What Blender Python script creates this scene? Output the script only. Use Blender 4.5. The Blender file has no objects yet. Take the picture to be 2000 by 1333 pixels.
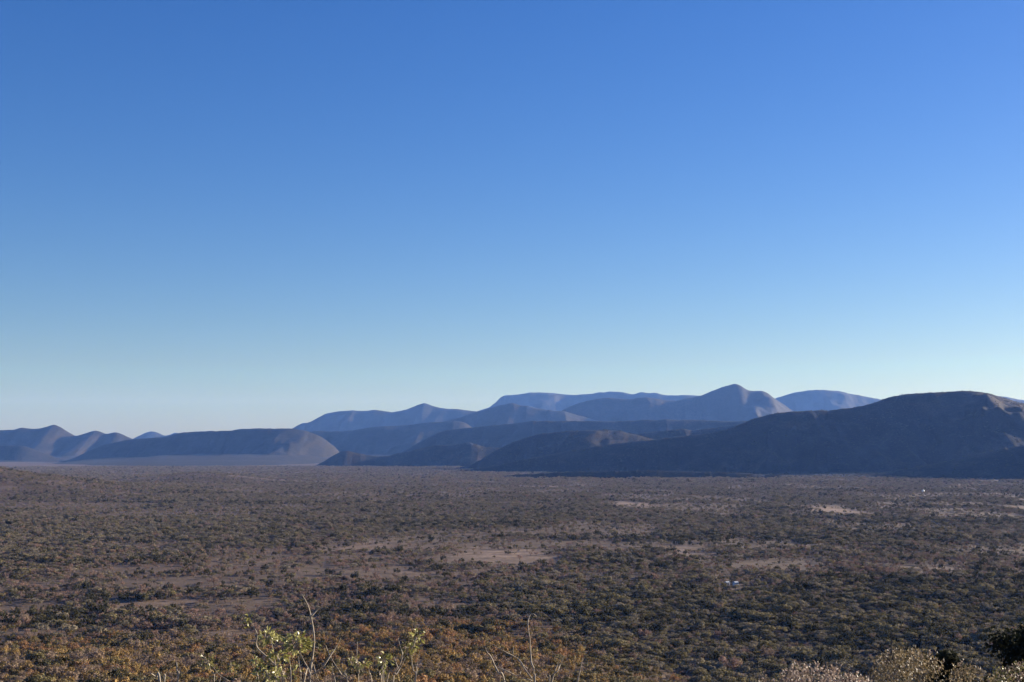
import bpy, math, random
import numpy as np

# ------------------------------------------------------------------ camera, world, sun, exposure
scene = bpy.context.scene
COL = scene.collection
EYE = 110.0                 # camera height above the plain, metres
F = 2600.0                  # focal length in photo pixels (photo 2000 x 1333)
HORIZON = 880.0             # photo row of eye level
PITCH = math.atan((HORIZON - 666.5) / F)

cam_data = bpy.data.cameras.new('camera')
cam = bpy.data.objects.new('camera', cam_data)
COL.objects.link(cam)
cam.location = (0, 0, EYE)
cam.rotation_euler = (math.pi / 2 + PITCH, 0, 0)
cam_data.sensor_fit = 'HORIZONTAL'
cam_data.sensor_width = 36.0
cam_data.lens = 36.0 * F / 2000.0
cam_data.clip_start = 0.1
cam_data.clip_end = 120000.0
scene.camera = cam

SUN_AZ = math.radians(62)     # clockwise from the view direction (+Y)
SUN_EL = math.radians(12)
world = bpy.data.worlds.new('World')
scene.world = world
world.use_nodes = True
wn = world.node_tree.nodes
sky = wn.new('ShaderNodeTexSky')
sky.sky_type = 'NISHITA'
sky.sun_disc = False
sky.sun_elevation = SUN_EL
sky.sun_rotation = SUN_AZ
sky.altitude = 1200
sky.air_density = 1.3
sky.dust_density = 1.0
sky.ozone_density = 5.0
bg = wn['Background']
bg.inputs['Strength'].default_value = 0.0555
hsv = wn.new('ShaderNodeHueSaturation')          # the deep dry-season blue of the whole sky
hsv.inputs['Saturation'].default_value = 1.18
hsv.inputs['Hue'].default_value = 0.518
world.node_tree.links.new(sky.outputs['Color'], hsv.inputs['Color'])
tint = wn.new('ShaderNodeMix')
tint.data_type = 'RGBA'
tint.blend_type = 'MULTIPLY'
tint.inputs[0].default_value = 1.0
tint.inputs[7].default_value = (1.04, 0.955, 1.0, 1)
world.node_tree.links.new(hsv.outputs['Color'], tint.inputs[6])
world.node_tree.links.new(tint.outputs[2], bg.inputs['Color'])

sun_data = bpy.data.lights.new('sun', 'SUN')
sun_data.energy = 5.0
sun_data.angle = math.radians(0.5)
sun_data.color = (1.0, 0.90, 0.77)
sun = bpy.data.objects.new('sun', sun_data)
COL.objects.link(sun)
sun.rotation_euler = (math.pi / 2 - SUN_EL, 0, math.pi - SUN_AZ)
sun.location = (300, 200, 600)

scene.view_settings.view_transform = 'Standard'
scene.view_settings.look = 'None'
scene.view_settings.gamma = 1.0
scene.view_settings.use_curve_mapping = False
scene.view_settings.exposure = 1.52
scene.render.engine = 'CYCLES'
scene.cycles.max_bounces = 6
scene.cycles.transparent_max_bounces = 12
scene.cycles.volume_bounces = 1

HAZE_DENSITY = 1.62e-5
HAZE_COLOR = (0.18, 0.38, 1.0)

rng = np.random.default_rng(7)
random.seed(7)

# ------------------------------------------------------------------ helpers
CP, SP = math.cos(PITCH), math.sin(PITCH)

def ray(px, py):
    a = px - 1000.0
    b = 666.5 - py
    return a, F * CP - b * SP, F * SP + b * CP

def at(px, py, Y):
    """the point of the place seen at a photo pixel, at distance Y ahead of the camera"""
    x, y, z = ray(px, py)
    s = Y / y
    return (x * s, Y, EYE + z * s)

def project(x, y, z):
    yy = y * CP + (z - EYE) * SP
    zz = -y * SP + (z - EYE) * CP
    return 1000 + F * x / yy, 666.5 - F * zz / yy

def on_plain(px, py):
    x, y, z = ray(px, py)
    s = -EYE / z
    return (x * s, y * s)

def _hash(ix, iy, seed):
    h = (ix.astype(np.int64) * 374761393 + iy.astype(np.int64) * 668265263 + seed * 974711) & 0xFFFFFFFF
    h = ((h ^ (h >> 13)) * 1274126177) & 0xFFFFFFFF
    h = h ^ (h >> 16)
    return (h & 0xFFFFFF) / float(0xFFFFFF)

def vnoise(x, y, seed=0):
    x = np.asarray(x, float); y = np.asarray(y, float)
    ix = np.floor(x); iy = np.floor(y)
    fx = x - ix; fy = y - iy
    fx = fx * fx * fx * (fx * (fx * 6 - 15) + 10); fy = fy * fy * fy * (fy * (fy * 6 - 15) + 10)
    a = _hash(ix, iy, seed); b = _hash(ix + 1, iy, seed)
    c = _hash(ix, iy + 1, seed); d = _hash(ix + 1, iy + 1, seed)
    return (a * (1 - fx) + b * fx) * (1 - fy) + (c * (1 - fx) + d * fx) * fy

def fbm(x, y, seed=0, octs=4):
    s = 0; a = 0.5; t = 0
    for i in range(octs):
        s = s + a * vnoise(x * 2 ** i + 17.3 * i, y * 2 ** i - 9.1 * i, seed + i); t += a; a *= 0.5
    return s / t

def smooth(a, b, x):
    t = np.clip((x - a) / (b - a), 0, 1)
    return t * t * (3 - 2 * t)

def new_mesh(name, verts, faces, mats=(), smooth_shade=False, midx=None):
    me = bpy.data.meshes.new(name)
    me.from_pydata([tuple(v) for v in verts], [], faces)
    for m in mats:
        me.materials.append(m)
    if midx is not None:
        me.polygons.foreach_set('material_index', midx)
    if smooth_shade:
        me.polygons.foreach_set('use_smooth', [True] * len(me.polygons))
    me.update()
    return me

def grid_mesh(name, V, mats, flip=False):
    """V: (rows, cols, 3) array"""
    r, c, _ = V.shape
    me = bpy.data.meshes.new(name)
    n = (r - 1) * (c - 1)
    i = np.arange(r - 1)[:, None] * c + np.arange(c - 1)[None, :]
    q = np.stack([i, i + 1, i + c + 1, i + c], -1).reshape(-1, 4)
    if flip:
        q = q[:, ::-1]
    me.vertices.add(r * c)
    me.vertices.foreach_set('co', V.reshape(-1).astype(np.float32))
    me.loops.add(n * 4)
    me.loops.foreach_set('vertex_index', q.reshape(-1).astype(np.int32))
    me.polygons.add(n)
    me.polygons.foreach_set('loop_start', (np.arange(n) * 4).astype(np.int32))
    me.polygons.foreach_set('loop_total', np.full(n, 4, np.int32))
    me.polygons.foreach_set('use_smooth', np.ones(n, bool))
    for m in mats:
        me.materials.append(m)
    me.update(calc_edges=True)
    me.validate()
    return me

def link(name, data, parent=None, loc=(0, 0, 0), kind=None, label=None, cat=None, group=None):
    o = bpy.data.objects.new(name, data)
    COL.objects.link(o)
    o.location = loc
    if parent is not None:
        o.parent = parent
    if kind: o['kind'] = kind
    if label: o['label'] = label
    if cat: o['category'] = cat
    if group: o['group'] = group
    return o

# ------------------------------------------------------------------ materials
def mat_base(name):
    m = bpy.data.materials.new(name)
    m.use_nodes = True
    nt = m.node_tree
    b = nt.nodes['Principled BSDF']
    b.inputs['Roughness'].default_value = 0.9
    b.inputs['Specular IOR Level'].default_value = 0.15
    return m, nt, b

def node(nt, kind, **kw):
    n = nt.nodes.new(kind)
    for k, v in kw.items():
        setattr(n, k, v)
    return n

def noise_node(nt, vec, scale, detail=4, rough=0.55, stretch=None):
    if stretch is not None:
        mp = node(nt, 'ShaderNodeMapping')
        mp.inputs['Scale'].default_value = stretch
        nt.links.new(vec, mp.inputs['Vector'])
        vec = mp.outputs['Vector']
    n = node(nt, 'ShaderNodeTexNoise')
    n.inputs['Scale'].default_value = scale
    n.inputs['Detail'].default_value = detail
    n.inputs['Roughness'].default_value = rough
    nt.links.new(vec, n.inputs['Vector'])
    return n.outputs['Fac']

def ramp(nt, fac, stops):
    r = node(nt, 'ShaderNodeValToRGB')
    el = r.color_ramp.elements
    while len(el) < len(stops):
        el.new(0.5)
    for e, (p, c) in zip(el, stops):
        e.position = p
        e.color = (*c, 1)
    nt.links.new(fac, r.inputs['Fac'])
    return r.outputs['Color']

def mix(nt, fac, a, b, mode='MIX'):
    n = node(nt, 'ShaderNodeMix', data_type='RGBA', blend_type=mode)
    if isinstance(fac, float):
        n.inputs[0].default_value = fac
    else:
        nt.links.new(fac, n.inputs[0])
    for s, v in ((6, a), (7, b)):
        if isinstance(v, tuple):
            n.inputs[s].default_value = (*v, 1)
        else:
            nt.links.new(v, n.inputs[s])
    return n.outputs[2]

# bare patches of the plain (photo centre px, py, half width px, half depth px, paleness)
CLEAR = [(1628, 997, 70, 9.5, 0.95), (1236, 985, 46, 5.0, 0.75), (350, 952, 56, 3.0, 0.45), (985, 1083, 125, 15, 0.7),
         (1332, 1075, 60, 9, 0.75), (690, 1064, 110, 12, 0.4), (1850, 988, 42, 2.4, 0.75), (1738, 994, 26, 3.0, 0.8),
         (1090, 950, 90, 1.6, 0.6), (1690, 1146, 40, 5, 0.4), (1560, 1066, 40, 3.5, 0.4),
         (930, 1189, 150, 3.5, 0.4), (300, 1178, 140, 6, 0.25), (820, 1118, 150, 8, 0.25), (1830, 1110, 80, 6, 0.3),
         (250, 1060, 90, 6, 0.25), (480, 1095, 90, 6, 0.25), (1985, 991, 30, 2.4, 0.6), (1410, 1160, 24, 4, 0.45)]
CLEAR_W = []
for px_, py_, hw_, hd_, pale_ in CLEAR:
    cx_, cy_ = on_plain(px_, py_)
    rx_ = abs(on_plain(px_ + hw_, py_)[0] - cx_)
    ry_ = 0.5 * (on_plain(px_, py_ - hd_)[1] - on_plain(px_, py_ + hd_)[1])
    CLEAR_W.append((cx_, cy_, rx_, ry_, pale_))

def mat_ground():
    m, nt, b = mat_base('dry_veld_soil')
    pos = node(nt, 'ShaderNodeNewGeometry').outputs['Position']
    n1 = noise_node(nt, pos, 0.004, 5)
    n2 = noise_node(nt, pos, 0.045, 6, 0.68)
    n3 = noise_node(nt, pos, 0.35, 4, 0.7)
    c1 = ramp(nt, n1, [(0.30, (0.125, 0.088, 0.058)), (0.5, (0.165, 0.108, 0.073)), (0.7, (0.150, 0.106, 0.060))])
    c2 = ramp(nt, n2, [(0.30, (0.080, 0.058, 0.040)), (0.55, (0.160, 0.110, 0.074)), (0.75, (0.25, 0.172, 0.116))])
    c3 = ramp(nt, n3, [(0.32, (0.42, 0.42, 0.42)), (0.62, (1.0, 1.0, 1.0))])
    c = mix(nt, 0.55, c1, c2)
    # bare sandy patches with ragged edges
    n4 = noise_node(nt, pos, 0.026, 8, 0.72, (0.55, 1.0, 1.0))
    sand = ramp(nt, n2, [(0.3, (0.17, 0.108, 0.074)), (0.5, (0.33, 0.222, 0.155)), (0.7, (0.48, 0.355, 0.26))])
    for cx, cy, rx, ry, pale in CLEAR_W:
        mp = node(nt, 'ShaderNodeMapping')
        mp.inputs['Location'].default_value = (-cx / rx, -cy / ry, 0)
        mp.inputs['Scale'].default_value = (1 / rx, 1 / ry, 0)
        nt.links.new(pos, mp.inputs['Vector'])
        ln = node(nt, 'ShaderNodeVectorMath', operation='LENGTH')
        nt.links.new(mp.outputs['Vector'], ln.inputs[0])
        ad = node(nt, 'ShaderNodeMath', operation='MULTIPLY_ADD')
        nt.links.new(n4, ad.inputs[0]); ad.inputs[1].default_value = -3.8
        nt.links.new(ln.outputs['Value'], ad.inputs[2])
        mr = node(nt, 'ShaderNodeMapRange')
        mr.inputs['From Min'].default_value = -0.65; mr.inputs['From Max'].default_value = -1.7
        mr.inputs['To Min'].default_value = 0.0; mr.inputs['To Max'].default_value = pale
        nt.links.new(ad.outputs[0], mr.inputs['Value'])
        c = mix(nt, mr.outputs['Result'], c, sand)
    # woodland too far off to tell its trees apart
    ln = node(nt, 'ShaderNodeVectorMath', operation='LENGTH')
    nt.links.new(pos, ln.inputs[0])
    mr = node(nt, 'ShaderNodeMapRange')
    mr.inputs['From Min'].default_value = 7800; mr.inputs['From Max'].default_value = 9600
    mr.inputs['To Max'].default_value = 0.15
    nt.links.new(ln.outputs['Value'], mr.inputs['Value'])
    wood = ramp(nt, noise_node(nt, pos, 0.006, 5, 0.65), [(0.35, (0.055, 0.045, 0.028)), (0.6, (0.12, 0.088, 0.06))])
    c = mix(nt, mr.outputs['Result'], c, wood)
    c = mix(nt, 0.8, c, c3, 'MULTIPLY')
    nt.links.new(c, b.inputs['Base Color'])
    bp = node(nt, 'ShaderNodeBump')
    bp.inputs['Strength'].default_value = 0.6
    bp.inputs['Distance'].default_value = 0.5
    nt.links.new(n3, bp.inputs['Height'])
    nt.links.new(bp.outputs['Normal'], b.inputs['Normal'])
    return m

def mat_hill(name, wood, grass, rock, scale=1.0):
    m, nt, b = mat_base(name)
    pos = node(nt, 'ShaderNodeNewGeometry').outputs['Position']
    n1 = noise_node(nt, pos, 0.0035 * scale, 6, 0.6)
    n2 = noise_node(nt, pos, 0.025 * scale, 5, 0.65)
    n3 = noise_node(nt, pos, 0.11 * scale, 2, 0.6)
    c1 = ramp(nt, n1, [(0.33, wood), (0.55, grass), (0.72, rock)])
    c2 = ramp(nt, n2, [(0.35, wood), (0.6, grass)])
    c = mix(nt, 0.5, c1, c2)
    c3 = ramp(nt, n3, [(0.38, (0.45, 0.48, 0.42)), (0.6, (1.0, 1.0, 1.0))])
    c = mix(nt, 0.8, c, c3, 'MULTIPLY')
    nt.links.new(c, b.inputs['Base Color'])
    bp = node(nt, 'ShaderNodeBump')
    bp.inputs['Strength'].default_value = 0.5
    bp.inputs['Distance'].default_value = 9.0
    nt.links.new(n3, bp.inputs['Height'])
    nt.links.new(bp.outputs['Normal'], b.inputs['Normal'])
    return m

def mat_leaf(name, c_lo, c_hi, trans=0.25, fine=3.0):
    """foliage: each plant a slightly different tone of its kind, each clump a little different again"""
    m, nt, b = mat_base(name)
    oi = node(nt, 'ShaderNodeObjectInfo')
    pos = node(nt, 'ShaderNodeTexCoord').outputs['Object']
    base = mix(nt, oi.outputs['Random'], c_lo, c_hi)
    n = noise_node(nt, pos, fine, 2, 0.6)
    var = ramp(nt, n, [(0.3, (0.62, 0.62, 0.62)), (0.7, (1.25, 1.22, 1.15))])
    c = mix(nt, 1.0, base, var, 'MULTIPLY')
    nt.links.new(c, b.inputs['Base Color'])
    out = nt.nodes['Material Output']
    tr = node(nt, 'ShaderNodeBsdfTranslucent')
    nt.links.new(c, tr.inputs['Color'])
    ms = node(nt, 'ShaderNodeMixShader')
    ms.inputs['Fac'].default_value = trans
    nt.links.new(b.outputs['BSDF'], ms.inputs[1])
    nt.links.new(tr.outputs['BSDF'], ms.inputs[2])
    nt.links.new(ms.outputs['Shader'], out.inputs['Surface'])
    return m

def mat_bark(name, a, bcol, scale=25):
    m, nt, b = mat_base(name)
    pos = node(nt, 'ShaderNodeTexCoord').outputs['Object']
    n = noise_node(nt, pos, scale, 4, 0.6)
    nt.links.new(ramp(nt, n, [(0.3, a), (0.7, bcol)]), b.inputs['Base Color'])
    return m

M_GROUND = mat_ground()
M_HILL_NEAR = mat_hill('hill_bush_near', (0.010, 0.009, 0.005), (0.034, 0.022, 0.013), (0.16, 0.098, 0.062))
M_HILL_MID = mat_hill('hill_bush_mid', (0.016, 0.014, 0.009), (0.040, 0.030, 0.020), (0.085, 0.060, 0.045), 0.6)
M_HILL_FAR = mat_hill('hill_bush_far', (0.018, 0.016, 0.011), (0.036, 0.028, 0.020), (0.065, 0.050, 0.040), 0.35)
M_BARK = mat_bark('tree_bark', (0.05, 0.04, 0.032), (0.12, 0.10, 0.08), 6)
M_TWIG = mat_bark('pale_twig_bark', (0.22, 0.18, 0.135), (0.42, 0.36, 0.28), 60)

# ------------------------------------------------------------------ the ground
def ground_z(x, y):
    x = np.asarray(x, float); y = np.asarray(y, float)
    r = np.hypot(x, y)
    az = np.degrees(np.arctan2(x, y))
    T = np.interp(az, [-60, -25, -12, -3, 3, 8, 14, 21, 60], [940, 900, 850, 900, 800, 640, 560, 500, 520])
    T = T + 90 * (fbm(az * 0.16 + 40, az * 0 + 3.3, 5, 3) - 0.5) * smooth(60, 300, r)
    u = (r - 40) / (T - 40)
    far = np.interp(u, [0, 0.1, 0.2, 0.45, 0.72, 0.9, 1.06], [97, 80, 61, 34, 11.5, 2.6, 0.0])
    near = np.interp(r, [0, 3, 20, 40], [108.3, 108.0, 105.0, 97.0])
    hill = np.where(r < 40, near, far)
    w = smooth(75, 125, np.abs(az))
    back = 108.3 * (1 - smooth(1500, 5000, r))
    z = hill * (1 - w) + back * w
    z = z + (fbm(x / 60, y / 60, 11, 4) - 0.5) * 7 * smooth(60, 250, r) * (1 - smooth(700, 1300, r))
    z = z + (fbm(x / 420, y / 420, 12, 3) - 0.5) * 4.5 * smooth(400, 1400, r) * (1 - smooth(9000, 14000, r))
    # low rises on the plain to the left
    def bump(px, D, h, sx, sy):
        cx = (px - 1000) / F * D
        k = ((x - cx) / sx) ** 2 + ((y - D) / sy) ** 2
        return h * np.exp(-k) * (0.85 + 0.3 * fbm(x / 150, y / 150, 21, 3))
    z = z + bump(-190, 3300, 78, 520, 360) + bump(385, 4600, 33, 260, 260) + bump(160, 3900, 14, 420, 300)
    return z

def build_ground():
    az = np.concatenate([np.linspace(-180, -30, 61)[:-1], np.linspace(-30, 30, 331)[:-1], np.linspace(30, 180, 61)])
    r = np.concatenate([[0.01], np.geomspace(1.5, 30000, 300)])
    A, R = np.meshgrid(np.radians(az), r)
    X = R * np.sin(A); Y = R * np.cos(A)
    Z = ground_z(X, Y)
    me = grid_mesh('ground', np.stack([X, Y, Z], -1), [M_GROUND], flip=False)
    o = link('ground', me, kind='structure', label='dry red-brown bushveld plain with the near slope falling to it', cat='ground')
    return o
ground = build_ground()

def inside_poly(x, y, P):
    res = np.zeros(len(x), bool)
    x0, y0 = P.min(0); x1, y1 = P.max(0)
    sel = np.where((x > x0) & (x < x1) & (y > y0) & (y < y1))[0]
    if len(sel) == 0:
        return res
    xs, ys = x[sel], y[sel]
    c = np.zeros(len(sel), bool)
    n = len(P)
    for i in range(n):
        xi, yi = P[i]; xj, yj = P[i - 1]
        if yi == yj: continue
        c ^= ((yi > ys) != (yj > ys)) & (xs < (xj - xi) * (ys - yi) / (yj - yi) + xi)
    res[sel] = c
    return res

wx, wy = on_plain(1428, 1142)          # where two small white cottages stand

# ------------------------------------------------------------------ hills
HILLS = []
def hill(name, label, D, crest, mat, slope=29.0, back=1500.0, apron=0.14, apron_len=3.2, power=1.05, rnd=40.0,
         spur=0.72, spur_len=700.0, seed=1, rough=0.05, step=2.6, skirt=None, spurs=(), cat='hill'):
    px = np.array([c[0] for c in crest], float); py = np.array([c[1] for c in crest], float)
    pts = np.array([at(a, b, D) for a, b in crest])
    X0, X1 = pts[0, 0], pts[-1, 0]
    n = int((px[-1] - px[0]) / step)
    X = np.linspace(X0, X1, n)
    zc = np.interp(X, pts[:, 0], pts[:, 2])
    # soften the corners of the traced crest
    k = np.hanning(7); k /= k.sum()
    zc = np.convolve(np.pad(zc, 3, mode='edge'), k, mode='valid')
    pxm = D / F
    zc = zc + (fbm(X / (14 * pxm), X * 0 + seed, seed + 50, 4) - 0.5) * 2.4 * pxm
    zc = np.maximum(zc, -2.0)
    Hmax = zc.max()
    Wmax = Hmax / math.tan(math.radians(slope))
    front = skirt if skirt else Wmax * max(1.9, apron_len * 1.35)
    d_f = np.concatenate([np.linspace(0, Wmax * 1.8, 80), np.linspace(Wmax * 1.8, front, 22)[1:]])
    d_b = -np.linspace(0, back, 26)[1:][::-1]
    d = np.concatenate([d_b, d_f])[:, None]
    XX = X[None, :] + 0 * d
    H = np.maximum(zc, 1.0)[None, :]
    ad = np.sqrt(d ** 2 + rnd ** 2) - rnd
    W = np.maximum(H / math.tan(math.radians(slope)), 30)
    # spurs and gullies: ridged noise stretches the slope forward or cuts it back
    wx_ = XX + 0.35 * spur_len * (fbm(XX / spur_len * 0.8, d / spur_len * 0.9 + seed, seed + 9, 3) - 0.5) + 0.18 * d
    rid = 1 - np.abs(2 * fbm(wx_ / spur_len, d * 0.25 / spur_len + seed * 3.7, seed, 4) - 1) * 2.0
    rid = np.clip(rid, -0.2, 1)
    fine = 1 - np.abs(2 * fbm(wx_ / (spur_len * 0.27), d * 0.3 / spur_len + seed * 1.3, seed + 5, 3) - 1) * 2.0
    t = ad / (W * (1 - 0.45 * spur + spur * 0.9 * rid + 0.10 * np.clip(fine, -0.3, 1)))
    main = np.clip(1 - t, 0, None) ** power
    fan = apron_len * (0.75 + 0.6 * fbm(XX / (spur_len * 1.6), d * 0 + seed * 2.1, seed + 31, 3))
    tail = np.clip(1 - ad / (W * fan), 0, None) ** 2
    # hills fall back towards the camera side and away from it alike
    g = (1 - apron) * main + apron * tail
    Z = H * g
    Z = Z + H * rough * 2 * (fbm(XX / (spur_len * 0.3), d / (spur_len * 0.3), seed + 77, 4) - 0.5) * np.clip(ad / 150.0, 0, 1) * np.clip(g * 2, 0, 1)
    for (p0, d0, p1, d1, amp, wid) in spurs:         # single spurs: a rounded rib running down the slope
        a = np.array([(p0 - 1000) / F * D, d0]); b = np.array([(p1 - 1000) / F * D, d1])
        ab = b - a; L = np.hypot(*ab)
        al = ((XX - a[0]) * ab[0] + (d - a[1]) * ab[1]) / L ** 2
        q = np.hypot(XX - a[0] - ab[0] * np.clip(al, 0, 1), d - a[1] - ab[1] * np.clip(al, 0, 1))
        q = q * (0.7 + 0.7 * fbm(XX / 90, d / 90, seed + 91, 3))
        Z = Z + amp * np.exp(-(q / wid) ** 2)
    edge = np.minimum(1, np.minimum(np.arange(n), np.arange(n)[::-1]) / 8.0)[None, :]
    Z = np.minimum(Z, zc[None, :] + 0 * d) if False else Z
    # sink the rim under the plain
    Z = Z - 2.5 * np.clip(1 - g * 40, 0, 1)
    Z = np.maximum(Z, -2.5)
    # a far point is pushed out along the view so that the outline keeps its real width
    Y = D - d + 0 * XX
    V = np.stack([XX, Y, Z], -1)
    me = grid_mesh(name, V, [mat], flip=True)
    o = link(name, me, kind='structure', label=label, cat=cat)
    HILLS.append(dict(X=X, d=d[:, 0], Z=Z, D=D, name=name))
    return o

def hill_z(h, x, y):
    """height of a hill's surface at points of the plan"""
    fi = np.interp(x, h['X'], np.arange(len(h['X'])), left=-1, right=-1)
    dd = h['D'] - y
    fj = np.interp(dd, h['d'], np.arange(len(h['d'])), left=-1, right=-1)
    ok = (fi >= 0) & (fj >= 0)
    i = np.clip(fi.astype(int), 0, len(h['X']) - 2); j = np.clip(fj.astype(int), 0, len(h['d']) - 2)
    a = fi - i; b = fj - j
    Z = h['Z']
    z = (Z[j, i] * (1 - a) + Z[j, i + 1] * a) * (1 - b) + (Z[j + 1, i] * (1 - a) + Z[j + 1, i + 1] * a) * b
    return np.where(ok, z, -99)

# farthest first
hill('mountain', 'long pale blue flat-topped mesa farthest away in the middle', 25000,
     [(760, 862), (850, 835), (905, 815), (931, 804), (952, 798), (966, 788), (977, 776), (984, 772.5), (1005, 771), (1015, 771), (1033, 767), (1075, 767.5), (1124, 772), (1159, 769), (1166, 768), (1192, 764.5), (1215, 767), (1234, 770.5), (1253, 767), (1280, 768), (1302, 772), (1365, 772.6), (1420, 778), (1480, 800), (1560, 850)],
     M_HILL_FAR, slope=33, back=2500, seed=3, spur_len=1800, rnd=80, power=0.95, cat='mountain')
hill('mountain', 'pale blue rounded mountain far behind, right of the pointed peak', 24000,
     [(1380, 850), (1450, 810), (1514, 778.5), (1550, 767), (1577, 763), (1604, 762), (1640, 764), (1662, 770), (1721, 781), (1790, 792), (1860, 786), (1912, 771), (1946, 773), (1995, 781), (2060, 792), (2180, 840)],
     M_HILL_FAR, slope=31, back=2500, seed=8, spur_len=1900, rnd=120, cat='mountain')
hill('mountain', 'pale blue range with a small pointed summit left of the mesa', 21000,
     [(440, 882), (500, 870), (545, 850), (571, 837), (588, 827), (606, 825), (637, 807.5), (655, 805), (690, 801.5), (707, 803), (735, 801), (767, 806.5), (795, 800), (816, 791), (828, 787), (840, 791), (858, 797), (900, 800.5), (931, 804), (990, 815), (1060, 845)],
     M_HILL_FAR, slope=31, back=2500, seed=5, spur_len=1500, rnd=60, cat='mountain')
hill('mountain', 'two tiny pale blue humps far behind the left plateau', 22000,
     [(225, 882), (250, 864), (262, 856), (287, 844), (294, 842.5), (304, 843), (322, 852), (332, 849.5), (341, 845), (352, 847), (380, 856), (430, 880)],
     M_HILL_FAR, slope=33, back=1200, seed=6, spur_len=900, rnd=40, cat='mountain')
hill('mountain', 'blue mountain with the highest pointed peak, right of centre', 17500,
     [(1020, 872), (1060, 835), (1095, 803), (1103, 799), (1124, 790), (1145, 783), (1180, 777), (1215, 779.5), (1236, 779.5), (1257, 776), (1302, 782), (1325, 782), (1370, 773), (1392, 763.6), (1415, 755), (1435, 750), (1446, 753), (1462, 764), (1487, 763), (1496, 766), (1512, 778.5), (1532, 792), (1545, 801), (1600, 820), (1680, 860)],
     M_HILL_FAR, slope=32, back=2500, seed=14, spur_len=1300, rnd=50, rough=0.07, cat='mountain')
hill('mountain', 'blue shouldered mountain just left of the highest peak', 16500,
     [(780, 872), (840, 838), (875, 822), (900, 815), (935, 804), (970, 794), (991, 788.6), (1001, 788), (1019, 792.5), (1033, 793.5), (1050, 798), (1075, 801.5), (1103, 804), (1130, 812), (1180, 826), (1260, 870)],
     M_HILL_FAR, slope=31, back=2000, seed=17, spur_len=1100, rnd=50, cat='mountain')
hill('hill', 'blue hills with rounded summits at the left edge', 15500,
     [(-420, 875), (-300, 856), (-160, 846), (0, 841), (25, 839.5), (42, 835.5), (63, 838), (84, 835.5), (105, 829), (119, 835), (147, 852), (157, 849.5), (187, 840), (206, 848), (226, 844.6), (241, 849.5), (259, 858), (300, 868), (360, 884)],
     M_HILL_MID, slope=29, back=1500, seed=22, spur_len=900, rnd=40, apron=0.26, apron_len=4.5)
hill('hill', 'blue plateau with pale lit gullies behind the left plateau', 14500,
     [(520, 880), (560, 853), (602, 842.5), (672, 842.5), (707, 838), (732, 834), (795, 831), (840, 825), (882, 822.5), (900, 823), (910, 827), (919, 834), (960, 850), (1020, 885)],
     M_HILL_MID, slope=30, back=1500, seed=25, spur_len=750, rnd=30, apron=0.32, apron_len=5.0)
hill('hill', 'low dark blue hill at the far left under the rounded summits', 13200,
     [(-420, 884), (-250, 866), (-100, 868), (0, 871), (45, 871), (70, 879), (105, 893), (140, 902), (170, 906)],
     M_HILL_MID, slope=28, back=900, seed=28, spur_len=800, rnd=30)
hill('hill', 'long dark blue flat-topped plateau on the left of the plain', 12500,
     [(90, 908), (120, 902), (150, 893), (182, 877), (210, 867), (259, 858), (322, 854), (343, 849), (357, 845), (385, 843), (451, 841.5), (472, 838), (525, 837), (574, 837.6), (595, 841), (630, 855), (655, 874), (665, 885), (690, 900), (720, 905)],
     M_HILL_MID, slope=31, back=1600, seed=31, spur_len=700, rnd=25, apron=0.34, apron_len=6.0)
hill('hill', 'long level blue ridge behind the dark hills in the middle', 11300,
     [(740, 903), (781, 884.5), (802, 874), (830, 858), (854, 846), (872, 841), (917, 835.5), (970, 831), (1005, 827), (1040, 823), (1092, 822), (1145, 822.5), (1199, 823.5), (1257, 821), (1302, 820), (1370, 821), (1415, 822.6), (1451, 822.6), (1540, 830), (1640, 860)],
     M_HILL_MID, slope=30, back=1500, seed=34, spur_len=650, rnd=30)
hill('hill', 'low dark hills in front of the level ridge, left of centre', 9300,
     [(585, 915), (616, 910), (637, 898.5), (665, 883), (676, 881), (697, 886), (742, 892), (760, 891), (774, 886), (795, 884), (812, 878), (830, 874), (854, 870.5), (886, 869), (917, 869), (935, 870.5), (949, 873), (977, 876), (1010, 886), (1060, 908)],
     M_HILL_NEAR, slope=33, back=900, seed=37, spur_len=420, rnd=24, apron=0.06,
     spurs=[(915, 40, 893, 110, 22, 60)])
hill('hill', 'dark hill crest with a sunlit nick left of the big right hill', 8800,
     [(1130, 900), (1180, 872), (1230, 850), (1257, 846), (1300, 842), (1325, 838), (1352, 841), (1400, 836), (1450, 828), (1520, 850), (1600, 890)],
     M_HILL_NEAR, slope=28, back=900, seed=41, spur_len=500, rnd=30, spur=0.95)
hill('hill', 'dark rounded hill with a sunlit top in the middle', 8000,
     [(880, 918), (915, 910), (942, 897), (960, 885), (977, 876), (988, 870.5), (1005, 862), (1033, 854), (1057, 848), (1082, 845), (1110, 842.5), (1145, 841), (1180, 840), (1215, 842.5), (1236, 848), (1290, 862), (1370, 885), (1440, 908)],
     M_HILL_NEAR, slope=30, back=900, seed=44, spur_len=480, rnd=40, spur=0.95,
     spurs=[(1160, 130, 1134, 210, 28, 65), (1060, 260, 1035, 320, 14, 45)])
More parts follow.
